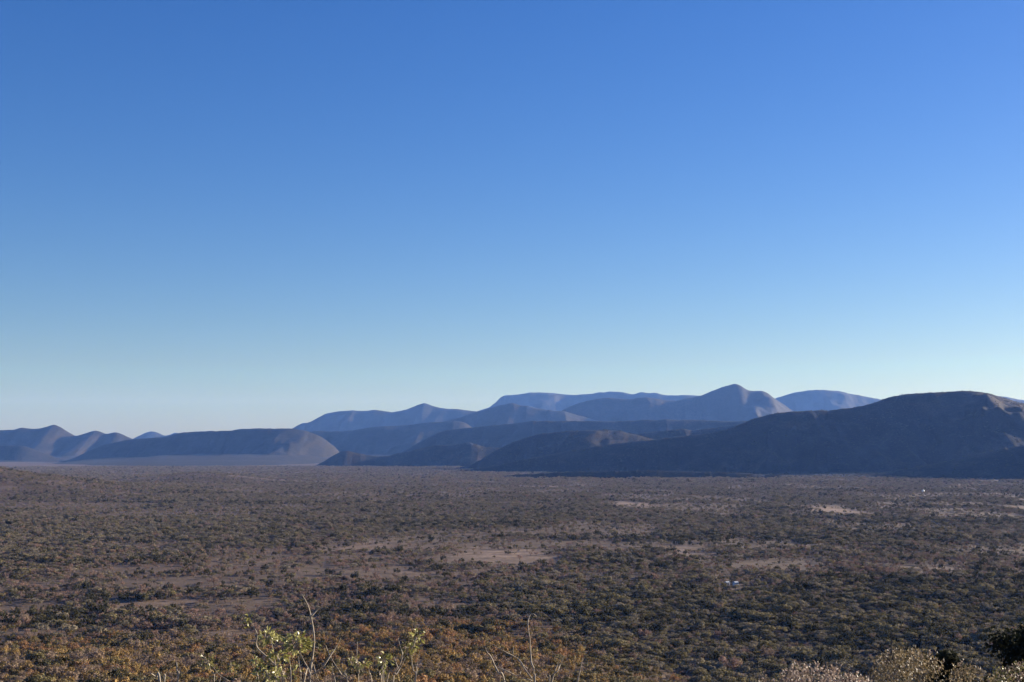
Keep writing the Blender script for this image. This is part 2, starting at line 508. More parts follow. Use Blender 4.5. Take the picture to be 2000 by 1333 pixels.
hill('hill', 'big dark shaded hill rising to the right edge', 6900,
     [(820, 928), (870, 923), (920, 917), (960, 911), (1010, 901), (1100, 883), (1200, 867), (1300, 856), (1388, 847), (1424, 838), (1451, 828), (1473, 818), (1505, 810), (1532, 805.5), (1572, 803), (1617, 802), (1662, 797), (1698, 790), (1730, 779), (1752, 773), (1775, 770), (1820, 767), (1883, 764), (1910, 766), (1932, 770), (1955, 776), (1982, 785), (2010, 792), (2080, 803), (2180, 798), (2320, 810), (2500, 860), (2640, 910)],
     M_HILL_NEAR, slope=28, back=1100, seed=147, spur_len=430, rnd=60, apron=0.10, spur=0.85,
     spurs=[(1890, 240, 1866, 370, 72, 100), (1838, 440, 1816, 590, 76, 105), (1978, 330, 1945, 470, 60, 100)])
hill('hill', 'added low ridge standing in for the shadow of the big right hill on the plain', 5350,
     [(900, 938), (950, 934), (1010, 928), (1090, 923), (1180, 921), (1270, 920), (1350, 921.5), (1440, 924), (1510, 928), (1570, 934)],
     M_HILL_NEAR, slope=33, back=420, seed=59, spur_len=300, rnd=14, step=2.0, apron=0.02, spur=0.5)  # made-up ridge: its dark slope replaces the hill's cast shadow on the plain
hill('hill', 'dark shaded foothill low in front of the big right hill', 5450,
     [(1600, 938), (1650, 934.5), (1720, 926), (1780, 915), (1840, 903), (1900, 889), (1960, 877), (2030, 864), (2120, 852), (2260, 850), (2400, 890), (2480, 930)],
     M_HILL_NEAR, slope=26, back=700, seed=53, spur_len=500, rnd=60)

# ------------------------------------------------------------------ plants of the plain
def leaf_quads(P, N, size, rg, squash=0.6):
    """leaf-clump quads at points P facing N"""
    n = len(P)
    a = rg.normal(size=(n, 3)); a -= (a * N).sum(1, keepdims=True) * N
    a /= np.linalg.norm(a, axis=1, keepdims=True) + 1e-9
    b = np.cross(N, a)
    s = size[:, None]
    j = lambda: rg.uniform(0.7, 1.25, (n, 1))
    q = np.stack([P - a * s * j(), P - b * s * squash * j() + N * s * 0.15, P + a * s * j(), P + b * s * squash * j() - N * s * 0.15], 1)
    return q.reshape(-1, 3)

def quad_faces(n, off=0):
    return [(off + 4 * i, off + 4 * i + 1, off + 4 * i + 2, off + 4 * i + 3) for i in range(n)]

def crown_verts(form, seed, clumps, per, leaf):
    rg = np.random.default_rng(seed)
    P = []; N = []
    for c in range(clumps):
        if form == 'flat':
            r = math.sqrt(rg.uniform(0, 1)) * 0.78; th = rg.uniform(0, 2 * math.pi)
            ctr = np.array([r * math.cos(th), r * math.sin(th), 0.66 + 0.42 * (1 - r * r) + rg.uniform(-0.18, 0.10)])
            rad = np.array([rg.uniform(0.22, 0.36), rg.uniform(0.22, 0.36), rg.uniform(0.16, 0.27)])
        elif form == 'round':
            v = rg.normal(size=3); v[2] = abs(v[2]); v /= np.linalg.norm(v)
            k = rg.uniform(0.35, 0.82)
            ctr = np.array([v[0] * k, v[1] * k, 0.28 + v[2] * k * 0.92])
            rad = rg.uniform(0.2, 0.36, 3)
        else:                                      # upright, thin, leafless
            th = rg.uniform(0, 2 * math.pi); k = rg.uniform(0.15, 0.8)
            ctr = np.array([math.cos(th) * k, math.sin(th) * k, 0.75 + rg.uniform(-0.3, 0.35)])
            rad = np.array([0.28, 0.28, 0.34])
        u = rg.normal(size=(per, 3)); u /= np.linalg.norm(u, axis=1, keepdims=True)
        rr = rg.uniform(0.55, 1.0, (per, 1))
        P.append(ctr + u * rr * rad)
        nn = u * 1.0 + rg.normal(size=(per, 3)) * 0.35 + np.array([0, 0, 0.35])
        N.append(nn / np.linalg.norm(nn, axis=1, keepdims=True))
    P = np.concatenate(P); N = np.concatenate(N)
    P[:, 2] = np.maximum(P[:, 2], 0.04)
    size = rg.uniform(0.7, 1.3, len(P)) * leaf
    return leaf_quads(P, N, size, rg, 0.28 if form == 'thin' else 0.62), len(P)

def tube(path, radii, sides=5):
    path = np.array(path, float); n = len(path)
    V = []; Fc = []
    up = np.array([0.31, 0.17, 0.93])
    for i in range(n):
        t = path[min(i + 1, n - 1)] - path[max(i - 1, 0)]
        t = t / (np.linalg.norm(t) + 1e-9)
        a = np.cross(t, up)
        if np.linalg.norm(a) < 0.05:
            a = np.cross(t, [1, 0, 0])
        a /= np.linalg.norm(a); b = np.cross(t, a)
        for k in range(sides):
            th = 2 * math.pi * k / sides
            V.append(path[i] + radii[i] * (math.cos(th) * a + math.sin(th) * b))
    for i in range(n - 1):
        for k in range(sides):
            k2 = (k + 1) % sides
            Fc.append((i * sides + k, i * sides + k2, (i + 1) * sides + k2, (i + 1) * sides + k))
    Fc.append(tuple(range(sides))[::-1])
    Fc.append(tuple((n - 1) * sides + k for k in range(sides)))
    return V, Fc

def join(parts):
    V = []; Fc = []
    for v, f in parts:
        o = len(V); V.extend(v); Fc.extend([tuple(i + o for i in q) for q in f])
    return V, Fc

def trunk_parts(form, seed):
    rg = np.random.default_rng(seed + 900)
    parts = []
    if form == 'flat':
        parts.append(tube([(0, 0, -0.15), (0.02, 0.01, 0.25), (0.05, 0.0, 0.5)], [0.065, 0.05, 0.04]))
        for k in range(4):
            th = k * 1.6 + rg.uniform(0, 1)
            parts.append(tube([(0.04, 0, 0.45), (0.28 * math.cos(th), 0.28 * math.sin(th), 0.75), (0.55 * math.cos(th), 0.55 * math.sin(th), 1.0)], [0.035, 0.024, 0.01], 4))
    else:
        for k in range(5):
            th = k * 1.3 + rg.uniform(0, 1); e = rg.uniform(0.35, 0.6)
            parts.append(tube([(0.03 * math.cos(th), 0.03 * math.sin(th), -0.15), (0.2 * math.cos(th), 0.2 * math.sin(th), 0.4), (e * math.cos(th), e * math.sin(th), 0.95)], [0.03, 0.02, 0.008], 4))
    return join(parts)

# tones of each kind: (name, form, low colour, high colour, words)
TONES = [
    ('thorn_tree', 'flat', (0.145, 0.124, 0.060), (0.255, 0.212, 0.110), 'olive flat-topped thorn tree'),
    ('thorn_tree', 'flat', (0.165, 0.143, 0.094), (0.285, 0.240, 0.165), 'grey-green flat-topped thorn tree'),
    ('thorn_tree', 'round', (0.042, 0.041, 0.021), (0.088, 0.078, 0.038), 'dark round evergreen tree'),
    ('bare_bush', 'thin', (0.210, 0.152, 0.108), (0.325, 0.240, 0.178), 'grey-brown leafless bush'),
    ('bare_bush', 'thin', (0.215, 0.142, 0.112), (0.325, 0.215, 0.168), 'mauve-brown leafless bush'),
    ('autumn_bush', 'round', (0.250, 0.142, 0.070), (0.370, 0.212, 0.105), 'rust-orange autumn bush'),
    ('autumn_bush', 'round', (0.255, 0.174, 0.068), (0.380, 0.255, 0.105), 'ochre-gold autumn bush'),
    ('autumn_bush', 'round', (0.175, 0.134, 0.058), (0.270, 0.205, 0.092), 'olive-brown autumn bush'),
]
FAMILY = {'thorn_tree': [0, 1, 2], 'bare_bush': [3, 4], 'autumn_bush': [5, 6, 7]}
SHAPES = 3
sources = bpy.data.collections.new('plant_sources')      # not linked: only feeds the far scatter
far_src = {}
CROWN = {}; TRUNK = {}
for ti, (nm, form, lo, hi, words) in enumerate(TONES):
    M = mat_leaf('foliage_' + words.replace(' ', '_').replace('-', '_'), lo, hi, 0.22 if form != 'thin' else 0.15)
    for sh in range(SHAPES):
        v, n = crown_verts(form, 40 + sh + 10 * ti, {'flat': 15, 'round': 16, 'thin': 12}[form], 34 if form != 'thin' else 40, {'flat': 0.085, 'round': 0.09, 'thin': 0.11}[form])
        CROWN[ti, sh] = new_mesh('crown', v, quad_faces(n), [M])
        tv, tf = trunk_parts(form, sh)
        TRUNK[ti, sh] = new_mesh('trunk', tv, tf, [M_BARK])
        # one joined mesh for the mass of far plants
        v2, n2 = crown_verts(form, 140 + sh + 10 * ti, {'flat': 12, 'round': 12, 'thin': 9}[form], 28, {'flat': 0.092, 'round': 0.095, 'thin': 0.125}[form])
        V = [tuple(a) for a in v2]; Fq = quad_faces(n2)
        o = len(V); V += [tuple(a) for a in tv]; Fq += [tuple(i + o for i in q) for q in tf]
        me = new_mesh('far_plant', V, Fq, [M, M_BARK], midx=[0] * n2 + [1] * len(tf))
        far_src[ti, sh] = me

fam_cols = {}
for fam, tis in FAMILY.items():
    c = bpy.data.collections.new('sources_' + fam)
    k = 0
    for ti in tis:
        for sh in range(SHAPES):
            ob = bpy.data.objects.new('source_%s_%02d' % (fam, k), far_src[ti, sh]); c.objects.link(ob); k += 1
    fam_cols[fam] = c

HOUSE = on_plain(1803, 962)
def scatter():
    rg = np.random.default_rng(23)
    out = []
    for (r0, r1, cell, grow) in ((60, 2300, 5.2, 0.84), (2300, 4600, 6.9, 0.86), (4600, 9400, 11.0, 1.0)):
        half = math.tan(math.radians(23.5)) * r1
        nx = int(2 * half / cell); ny = int(r1 / cell)
        ix, iy = np.meshgrid(np.arange(nx), np.arange(ny))
        x = (-half + (ix + rg.uniform(0, 1, ix.shape)) * cell).ravel()
        y = ((iy + rg.uniform(0, 1, ix.shape)) * cell).ravel()
        r = np.hypot(x, y); az = np.degrees(np.arctan2(x, y))
        k = (r >= r0) & (r < r1) & (np.abs(az) < 23.3)
        out.append(np.stack([x[k], y[k], np.full(k.sum(), grow)], 1))
    P = np.concatenate(out)
    x, y, grow = P.T
    r = np.hypot(x, y); az = np.degrees(np.arctan2(x, y))
    z = ground_z(x, y)
    onhill = np.zeros(len(x), bool)
    for h in HILLS:
        if h['D'] < 9500:
            hz = hill_z(h, x, y)
            onhill |= hz > z + 1
            z = np.maximum(z, hz)
    # what grows where
    T = np.interp(az, [-60, -25, -12, -3, 3, 8, 14, 21, 60], [940, 900, 850, 900, 800, 640, 560, 500, 520])
    slope = 1 - smooth(0.88, 1.04, (r + 110 * (fbm(x / 90, y / 90, 61, 3) - 0.5)) / T)
    left = 1 - smooth(0, 6, az + 5 * (fbm(x / 120, y / 120, 62, 3) - 0.5))
    n_big = fbm(x / 260, y / 330, 63, 4)
    n_mid = fbm(x / 90, y / 140, 64, 3)
    n_small = fbm(x / 32, y / 40, 65, 2)
    n_band = fbm(x / 420 + 3, y / 70, 68, 4)
    w = np.zeros((len(x), 8))
    # near slope
    w[:, 5] = slope * (0.12 + 0.95 * left * smooth(0.45, 0.68, n_mid))
    w[:, 6] = slope * (0.45 + 0.9 * smooth(0.4, 0.65, n_small))
    w[:, 7] = slope * (0.55 + 0.4 * (1 - left))
    w[:, 3] = slope * 1.0 * left * smooth(0.42, 0.7, 1 - n_mid) + slope * 0.15
    w[:, 2] = slope * 0.16
    w[:, 0] = slope * (0.10 + 1.3 * (1 - left))
    # plain
    pl = 1 - slope
    greenside = smooth(-1.5, 4, az + 8 * (n_big - 0.5)) * (1 - smooth(1000, 1350, r))
    midband = smooth(1250, 1950, r + 900 * (n_big - 0.5) + 500 * (n_mid - 0.5))
    open_ = (1 - greenside) * (1 - midband)
    w[:, 0] += pl * (1.3 * greenside + 0.55 * midband + 0.26 * open_)
    w[:, 1] += pl * (0.8 * greenside + 1.25 * midband + 0.45 * open_)
    dark = smooth(0.56, 0.66, n_big) * smooth(2, 10, az) + 0.6 * smooth(0.6, 0.7, n_mid) + 1.0 * smooth(0.57, 0.66, n_band)
    w[:, 2] += pl * (0.34 + 2.0 * dark) * (0.5 + 0.5 * open_)
    w[:, 3] += pl * (0.25 * greenside + 0.5 * midband + 0.75 * open_)
    w[:, 4] += pl * (0.2 * greenside + 0.35 * midband + 0.95 * open_)
    distant = smooth(2800, 4800, r + 900 * (n_big - 0.5))       # greyer, barer scrub towards the hills
    w[:, 3] += 0.7 * distant; w[:, 4] += 0.3 * distant; w[:, 1] += 0.5 * distant; w[:, 2] *= 1 - 0.6 * distant
    cw = np.cumsum(w, 1); u = rg.uniform(0, 1, len(x)) * cw[:, -1]
    tone = (u[:, None] > cw).sum(1).clip(0, 7)
    tone = np.where(onhill, 2, tone)
    # how thick
    p = 0.97 * slope + pl * (0.95 * greenside + 0.86 * midband + open_ * np.clip(0.50 + 1.4 * (n_mid - 0.45) + 2.2 * (n_band - 0.48) + 0.9 * (n_small - 0.5), 0.13, 0.95))
    p = p * np.where(onhill, 0.45, 1)
    n_gap = fbm(x / 130 + 7, y / 330, 67, 3)
    p = p * np.where(r > 1500, 0.26 + 0.74 * smooth(0.40, 0.54, 0.6 * n_gap + 0.4 * n_band), 1)
    keep = rg.uniform(0, 1, len(x)) < p
    n_rag = fbm(x / 60, y / 38, 66, 4)
    for (cx, cy, rx, ry, pale) in CLEAR_W:
        for dy, pr in ((0, 0.80 if pale > 0.5 else 0.5), (0.5 * 4.5 * cy / EYE * 0.5, 0.55 if pale > 0.5 else 0.2)):
            q = np.hypot((x - cx) / rx, (y + dy - cy) / ry) - 2.6 * (n_rag - 0.5)
            keep &= ~((q < 0.95) & (rg.uniform(0, 1, len(x)) < pr))
    dw = np.hypot(x - wx, y - wy)
    keep &= dw > 8.5
    keep &= ~((np.abs(x - wx) < 6.2) & (y < wy) & (y > wy - 34))
    keep &= ~((np.abs(x - HOUSE[0]) < 13) & (y < HOUSE[1] + 14) & (y > HOUSE[1] - 240))
    keep &= ~((np.hypot(x - HOUSE[0], y - HOUSE[1]) < 16))
    x, y, z, tone, grow, r, az, onhill = [a[keep] for a in (x, y, z, tone, grow, r, az, onhill)]
    n = len(x)
    hw = np.where(tone <= 1, 2.6 + 2.8 * rg.beta(1.6, 2.2, n), np.where(tone == 2, 2.2 + 3.4 * rg.beta(1.5, 2.5, n), np.where(tone <= 4, rg.uniform(1.7, 3.5, n), rg.uniform(2.0, 3.9, n))))
    hw *= 0.50 + 0.75 * rg.beta(2.2, 1.8, n) + 0.45 * smooth(0.45, 0.68, fbm(x / 24, y / 40, 70, 2)) + 0.4 * (rg.uniform(0, 1, n) < 0.06)
    hw *= grow * np.where(r > 4600, 1.15, 1)
    hgt = hw * np.where(tone <= 1, rg.uniform(0.55, 0.95, n), np.where(tone == 2, rg.uniform(0.95, 1.3, n), rg.uniform(0.8, 1.15, n)))
    hgt = np.where(onhill, hgt * 0.55, hgt)
    rot = rg.uniform(0, 2 * math.pi, n)
    shp = rg.integers(0, SHAPES, n)
    px, py_top = project(x, y, z + 1.25 * hgt)
    pw = hw * F / y
    seen = (py_top < 1338) & (px > -pw - 60) & (px < 2000 + pw + 60)
    return [a[seen] for a in (x, y, z, tone, hw, hgt, rot, shp, px, py_top, pw)]

SX, SY, SZ, ST, SW, SH, SR, SS, SPX, SPY, SPW = scatter()
print('plants', len(SX))

def where_words(px, py):
    col = ('at the far left edge' if px < 110 else 'left of the leafy shrub' if px < 390 else 'behind the leafy shrub' if px < 640 else
           'behind the drooping-leaved shrub' if px < 860 else 'behind the bare twigs' if px < 1160 else 'right of bare twigs' if px < 1440 else
           'behind the pale bushes' if px < 1900 else 'near the right edge')
    row = ('at the bottom edge' if py > 1290 else 'low down' if py > 1250 else 'in the middle rows' if py > 1205 else 'at the back' if py > 1150 else 'on the plain')
    return row + ' ' + col

GROUPS = {'thorn_tree': 'green trees of the bushveld', 'bare_bush': 'leafless bushes of the bushveld', 'autumn_bush': 'autumn-coloured bushes on the near slope'}
STUFF = {'thorn_tree': ('thorn_tree_woodland', 'mass of small green and grey-green trees over the plain'),
         'bare_bush': ('leafless_scrub', 'mass of leafless brown and mauve bushes over the plain'),
         'autumn_bush': ('autumn_scrub', 'mass of orange and ochre bushes far down the near slope')}
CATS = {'thorn_tree': 'tree', 'bare_bush': 'bush', 'autumn_bush': 'bush'}
LIMIT = {'thorn_tree': 300, 'bare_bush': 300, 'autumn_bush': 300}

def ordinal(k):
    names = ['first', 'second', 'third', 'fourth', 'fifth', 'sixth', 'seventh', 'eighth', 'ninth', 'tenth']
    if k <= 10:
        return names[k - 1]
    return '%d%s' % (k, 'th' if 10 < k % 100 < 14 else {1: 'st', 2: 'nd', 3: 'rd'}.get(k % 10, 'th'))

def scatter_nodes(name, coll):
    ng = bpy.data.node_groups.new(name, 'GeometryNodeTree')
    ng.interface.new_socket('Geometry', in_out='INPUT', socket_type='NodeSocketGeometry')
    ng.interface.new_socket('Geometry', in_out='OUTPUT', socket_type='NodeSocketGeometry')
    N = ng.nodes; L = ng.links
    gi = N.new('NodeGroupInput'); go = N.new('NodeGroupOutput')
    ip = N.new('GeometryNodeInstanceOnPoints')
    ci = N.new('GeometryNodeCollectionInfo')
    ci.inputs['Collection'].default_value = coll
    ci.inputs['Separate Children'].default_value = True
    ci.inputs['Reset Children'].default_value = True
    def attr(nm, t):
        a = N.new('GeometryNodeInputNamedAttribute'); a.data_type = t; a.inputs['Name'].default_value = nm
        return next(s for s in a.outputs if s.enabled and s.name == 'Attribute')
    L.new(gi.outputs[0], ip.inputs['Points'])
    L.new(ci.outputs[0], ip.inputs['Instance'])
    ip.inputs['Pick Instance'].default_value = True
    L.new(attr('pick', 'INT'), ip.inputs['Instance Index'])
    L.new(attr('turn', 'FLOAT_VECTOR'), ip.inputs['Rotation'])
    L.new(attr('size', 'FLOAT_VECTOR'), ip.inputs['Scale'])
    L.new(ip.outputs[0], go.inputs[0])
    return ng

for fam, tis in FAMILY.items():
    idx = np.where(np.isin(ST, tis))[0]
    infr = (SPX[idx] > -0.3 * SPW[idx]) & (SPX[idx] < 2000 + 0.3 * SPW[idx]) & (SPY[idx] < 1327)
    order = idx[infr][np.argsort(-SPW[idx][infr])]
    single = order[:LIMIT[fam]]
    big = np.median(SPW[single])
    texts = {}
    for i in single:
        size = 'large ' if SPW[i] > big * 1.22 else 'small ' if SPW[i] < big * 0.88 else ''
        t = TONES[int(ST[i])][4] + ' ' + where_words(SPX[i], SPY[i])
        texts.setdefault((size + t) if len((size + t).split()) <= 13 else t, []).append(i)
    words = {}
    for t, who in texts.items():
        who.sort(key=lambda i: SPX[i])
        for k, i in enumerate(who):
            words[i] = t if len(who) == 1 else t + ', ' + ordinal(k + 1) + ' from left'
    for i in single:
        ti = int(ST[i]); sh = int(SS[i])
        root = link(fam, None, None, (SX[i], SY[i], SZ[i]), None, words[i], CATS[fam], GROUPS[fam])
        root.rotation_euler = (0, 0, SR[i])
        root.scale = (SW[i], SW[i], SH[i])
        link('trunk' if fam == 'thorn_tree' else 'stem', TRUNK[ti, sh], root)
        link('crown', CROWN[ti, sh], root)
    rest = np.setdiff1d(idx, single)
    me = bpy.data.meshes.new(STUFF[fam][0])
    me.from_pydata(np.stack([SX[rest], SY[rest], SZ[rest]], 1).tolist(), [], [])
    a = me.attributes.new('pick', 'INT', 'POINT'); a.data.foreach_set('value', ((ST[rest] - tis[0]) * SHAPES + SS[rest]).astype(np.int32))
    a = me.attributes.new('turn', 'FLOAT_VECTOR', 'POINT'); a.data.foreach_set('vector', np.stack([0 * rest, 0 * rest, SR[rest]], 1).astype(np.float32).ravel())
    a = me.attributes.new('size', 'FLOAT_VECTOR', 'POINT'); a.data.foreach_set('vector', np.stack([SW[rest], SW[rest], SH[rest]], 1).astype(np.float32).ravel())
    o = link(STUFF[fam][0], me, kind='stuff', label=STUFF[fam][1], cat='scrub' if fam != 'thorn_tree' else 'woodland')
    md = o.modifiers.new('scatter', 'NODES')
    md.node_group = scatter_nodes('scatter_' + fam, fam_cols[fam])

# ------------------------------------------------------------------ white building far out on the plain
def box(x0, x1, y0, y1, z0, z1):
    v = [(x0, y0, z0), (x1, y0, z0), (x1, y1, z0), (x0, y1, z0), (x0, y0, z1), (x1, y0, z1), (x1, y1, z1), (x0, y1, z1)]
    return v, [(0, 3, 2, 1), (4, 5, 6, 7), (0, 1, 5, 4), (1, 2, 6, 5), (2, 3, 7, 6), (3, 0, 4, 7)]

def build_house():
    hx, hy = HOUSE
    hz = float(ground_z(hx, hy))
    root = link('white_building', None, None, (hx, hy, hz), None, 'tiny white building with a pale roof among trees on the far right plain', 'building')
    root.rotation_euler = (0, 0, math.radians(62))
    m, nt, b = mat_base('white_plaster')
    pos = node(nt, 'ShaderNodeTexCoord').outputs['Object']
    nt.links.new(ramp(nt, noise_node(nt, pos, 0.8, 4), [(0.3, (0.74, 0.73, 0.70)), (0.7, (0.84, 0.83, 0.81))]), b.inputs['Base Color'])
    m2, nt2, b2 = mat_base('pale_metal_roof')
    pos = node(nt2, 'ShaderNodeTexCoord').outputs['Object']
    nt2.links.new(ramp(nt2, noise_node(nt2, pos, 2.0, 3), [(0.3, (0.66, 0.68, 0.70)), (0.7, (0.78, 0.79, 0.80))]), b2.inputs['Base Color'])
    b2.inputs['Roughness'].default_value = 0.45
    m3, nt3, b3 = mat_base('dark_opening')
    b3.inputs['Base Color'].default_value = (0.03, 0.03, 0.035, 1)
    v, f = box(-4.2, 4.2, -3, 3, -0.3, 4.6)
    wall = link('wall', new_mesh('wall', v, f, [m]), root)
    rv = [(-4.7, -3.5, 4.61), (4.7, -3.5, 4.61), (4.7, 3.5, 4.61), (-4.7, 3.5, 4.61), (-4.7, 0, 6.6), (4.7, 0, 6.6)]
    rf = [(0, 1, 5, 4), (2, 3, 4, 5), (0, 4, 3), (1, 2, 5), (0, 3, 2, 1)]
    link('roof', new_mesh('roof', rv, rf, [m2]), root)
    v, f = box(-0.5, 0.5, -3.05, -2.98, -0.2, 2.1)
    link('door', new_mesh('door', v, f, [m3]), root)
    for x in (-3, 2):
        v, f = box(x - 0.5, x + 0.6, -3.05, -2.98, 1.4, 2.8)
        link('window', new_mesh('window', v, f, [m3]), root)
build_house()

def build_cottage(px, py, w, dp, h, turn, wall_lo, wall_hi, label):
    cx, cy = on_plain(px, py)
    cz = float(ground_z(cx, cy))
    root = link('cottage', None, None, (cx, cy, cz), None, label, 'cottage', 'small white cottages among the bushes')
    root.rotation_euler = (0, 0, math.radians(turn))
    m, nt, b = mat_base('cottage_wall')
    pos = node(nt, 'ShaderNodeTexCoord').outputs['Object']
    nt.links.new(ramp(nt, noise_node(nt, pos, 1.5, 4), [(0.3, wall_lo), (0.7, wall_hi)]), b.inputs['Base Color'])
    m2, nt2, b2 = mat_base('cottage_roof')
    pos = node(nt2, 'ShaderNodeTexCoord').outputs['Object']
    nt2.links.new(ramp(nt2, noise_node(nt2, pos, 3.0, 3), [(0.3, (0.30, 0.32, 0.35)), (0.7, (0.42, 0.44, 0.47))]), b2.inputs['Base Color'])
    m3, nt3, b3 = mat_base('cottage_opening')
    b3.inputs['Base Color'].default_value = (0.03, 0.03, 0.035, 1)
    v, f = box(-w / 2, w / 2, -dp / 2, dp / 2, -0.3, h)
    link('wall', new_mesh('wall', v, f, [m]), root)
    e = 0.35
    rv = [(-w / 2 - e, -dp / 2 - e, h + 0.01), (w / 2 + e, -dp / 2 - e, h + 0.01), (w / 2 + e, dp / 2 + e, h + 0.01), (-w / 2 - e, dp / 2 + e, h + 0.01), (-w / 2 - e, 0, h + 1.1), (w / 2 + e, 0, h + 1.1)]
    link('roof', new_mesh('roof', rv, [(0, 1, 5, 4), (2, 3, 4, 5), (0, 4, 3), (1, 2, 5), (0, 3, 2, 1)], [m2]), root)
    v, f = box(-0.45, 0.45, -dp / 2 - 0.04, -dp / 2 + 0.02, -0.1, 2.0)
    link('door', new_mesh('door', v, f, [m3]), root)
    v, f = box(w / 2 - 0.02, w / 2 + 0.04, -0.5, 0.5, 1.0, 1.9)
    link('window', new_mesh('window', v, f, [m3]), root)
build_cottage(1420, 1141, 3.6, 3.0, 2.0, 40, (0.36, 0.33, 0.30), (0.46, 0.43, 0.40), 'small off-white cottage among bushes right of centre, left of the pair')
build_cottage(1437, 1142, 3.9, 3.2, 2.4, 36, (0.58, 0.63, 0.68), (0.66, 0.70, 0.74), 'small bluish-white cottage among bushes right of centre, right of the pair')

# ------------------------------------------------------------------ shrubs and trees close to the camera
def spline(P, n=5):
    P = np.array(P, float)
    if len(P) < 3:
        t = np.linspace(0, 1, n + 1)[:, None]
        return P[0] * (1 - t) + P[1] * t
    Q = np.vstack([2 * P[0] - P[1], P, 2 * P[-1] - P[-2]])
    out = []
    for i in range(1, len(Q) - 2):
        for k in range(n):
            t = k / n
            a, b, c, d = Q[i - 1], Q[i], Q[i + 1], Q[i + 2]
            out.append(0.5 * (2 * b + (c - a) * t + (2 * a - 5 * b + 4 * c - d) * t * t + (3 * b - a - 3 * c + d) * t ** 3))
    out.append(P[-1])
    return np.array(out)

def mat_shrub_leaf(name, a, b_, c, gloss=0.4):
    m, nt, b = mat_base(name)
    pos = node(nt, 'ShaderNodeTexCoord').outputs['Object']
    n = noise_node(nt, pos, 14.0, 3, 0.7)
    col = ramp(nt, n, [(0.32, a), (0.5, b_), (0.68, c)])
    nt.links.new(col, b.inputs['Base Color'])
    b.inputs['Roughness'].default_value = gloss
    b.inputs['Specular IOR Level'].default_value = 0.45
    tr = node(nt, 'ShaderNodeBsdfTranslucent'); nt.links.new(col, tr.inputs['Color'])
    ms = node(nt, 'ShaderNodeMixShader'); ms.inputs['Fac'].default_value = 0.28
    nt.links.new(b.outputs['BSDF'], ms.inputs[1]); nt.links.new(tr.outputs['BSDF'], ms.inputs[2])
    nt.links.new(ms.outputs['Shader'], nt.nodes['Material Output'].inputs['Surface'])
    return m

M_LEAF_YG = mat_shrub_leaf('yellow_green_leaf', (0.10, 0.10, 0.022), (0.29, 0.27, 0.075), (0.58, 0.54, 0.25), 0.35)
M_LEAF_DULL = mat_shrub_leaf('dull_olive_leaf', (0.07, 0.07, 0.022), (0.17, 0.155, 0.05), (0.34, 0.30, 0.13), 0.4)
M_LEAF_PALE = mat_shrub_leaf('pale_curled_leaf', (0.08, 0.057, 0.04), (0.25, 0.185, 0.14), (0.60, 0.48, 0.39), 0.5)
M_LEAF_OLIVE = mat_shrub_leaf('olive_curled_leaf', (0.055, 0.043, 0.018), (0.17, 0.13, 0.065), (0.44, 0.34, 0.22), 0.5)
M_DARK = mat_leaf('dark_evergreen_leaf', (0.020, 0.024, 0.014), (0.034, 0.038, 0.022), 0.2)

def leaf_blades(P, Dr, length, width, rg, curl=0.25):
    """folded, bent leaves: base P, direction Dr; five points a side, 4 quads each"""
    n = len(P)
    Dr = Dr / np.linalg.norm(Dr, axis=1, keepdims=True)
    s = rg.normal(size=(n, 3)); s -= (s * Dr).sum(1, keepdims=True) * Dr
    s /= np.linalg.norm(s, axis=1, keepdims=True); u = np.cross(Dr, s)
    L = length[:, None]; W = width[:, None]
    mid = P + Dr * L * 0.5 + u * L * curl * 0.5
    tip = P + Dr * L * 0.95 - u * L * curl * 0.4
    V = np.stack([P, mid - s * W + u * W * 0.35, mid, mid + s * W + u * W * 0.35, tip], 1).reshape(-1, 3)
    Fc = []
    for i in range(n):
        o = 5 * i
        Fc += [(o, o + 2, o + 1), (o, o + 3, o + 2), (o + 1, o + 2, o + 4), (o + 2, o + 3, o + 4)]
    return V, Fc

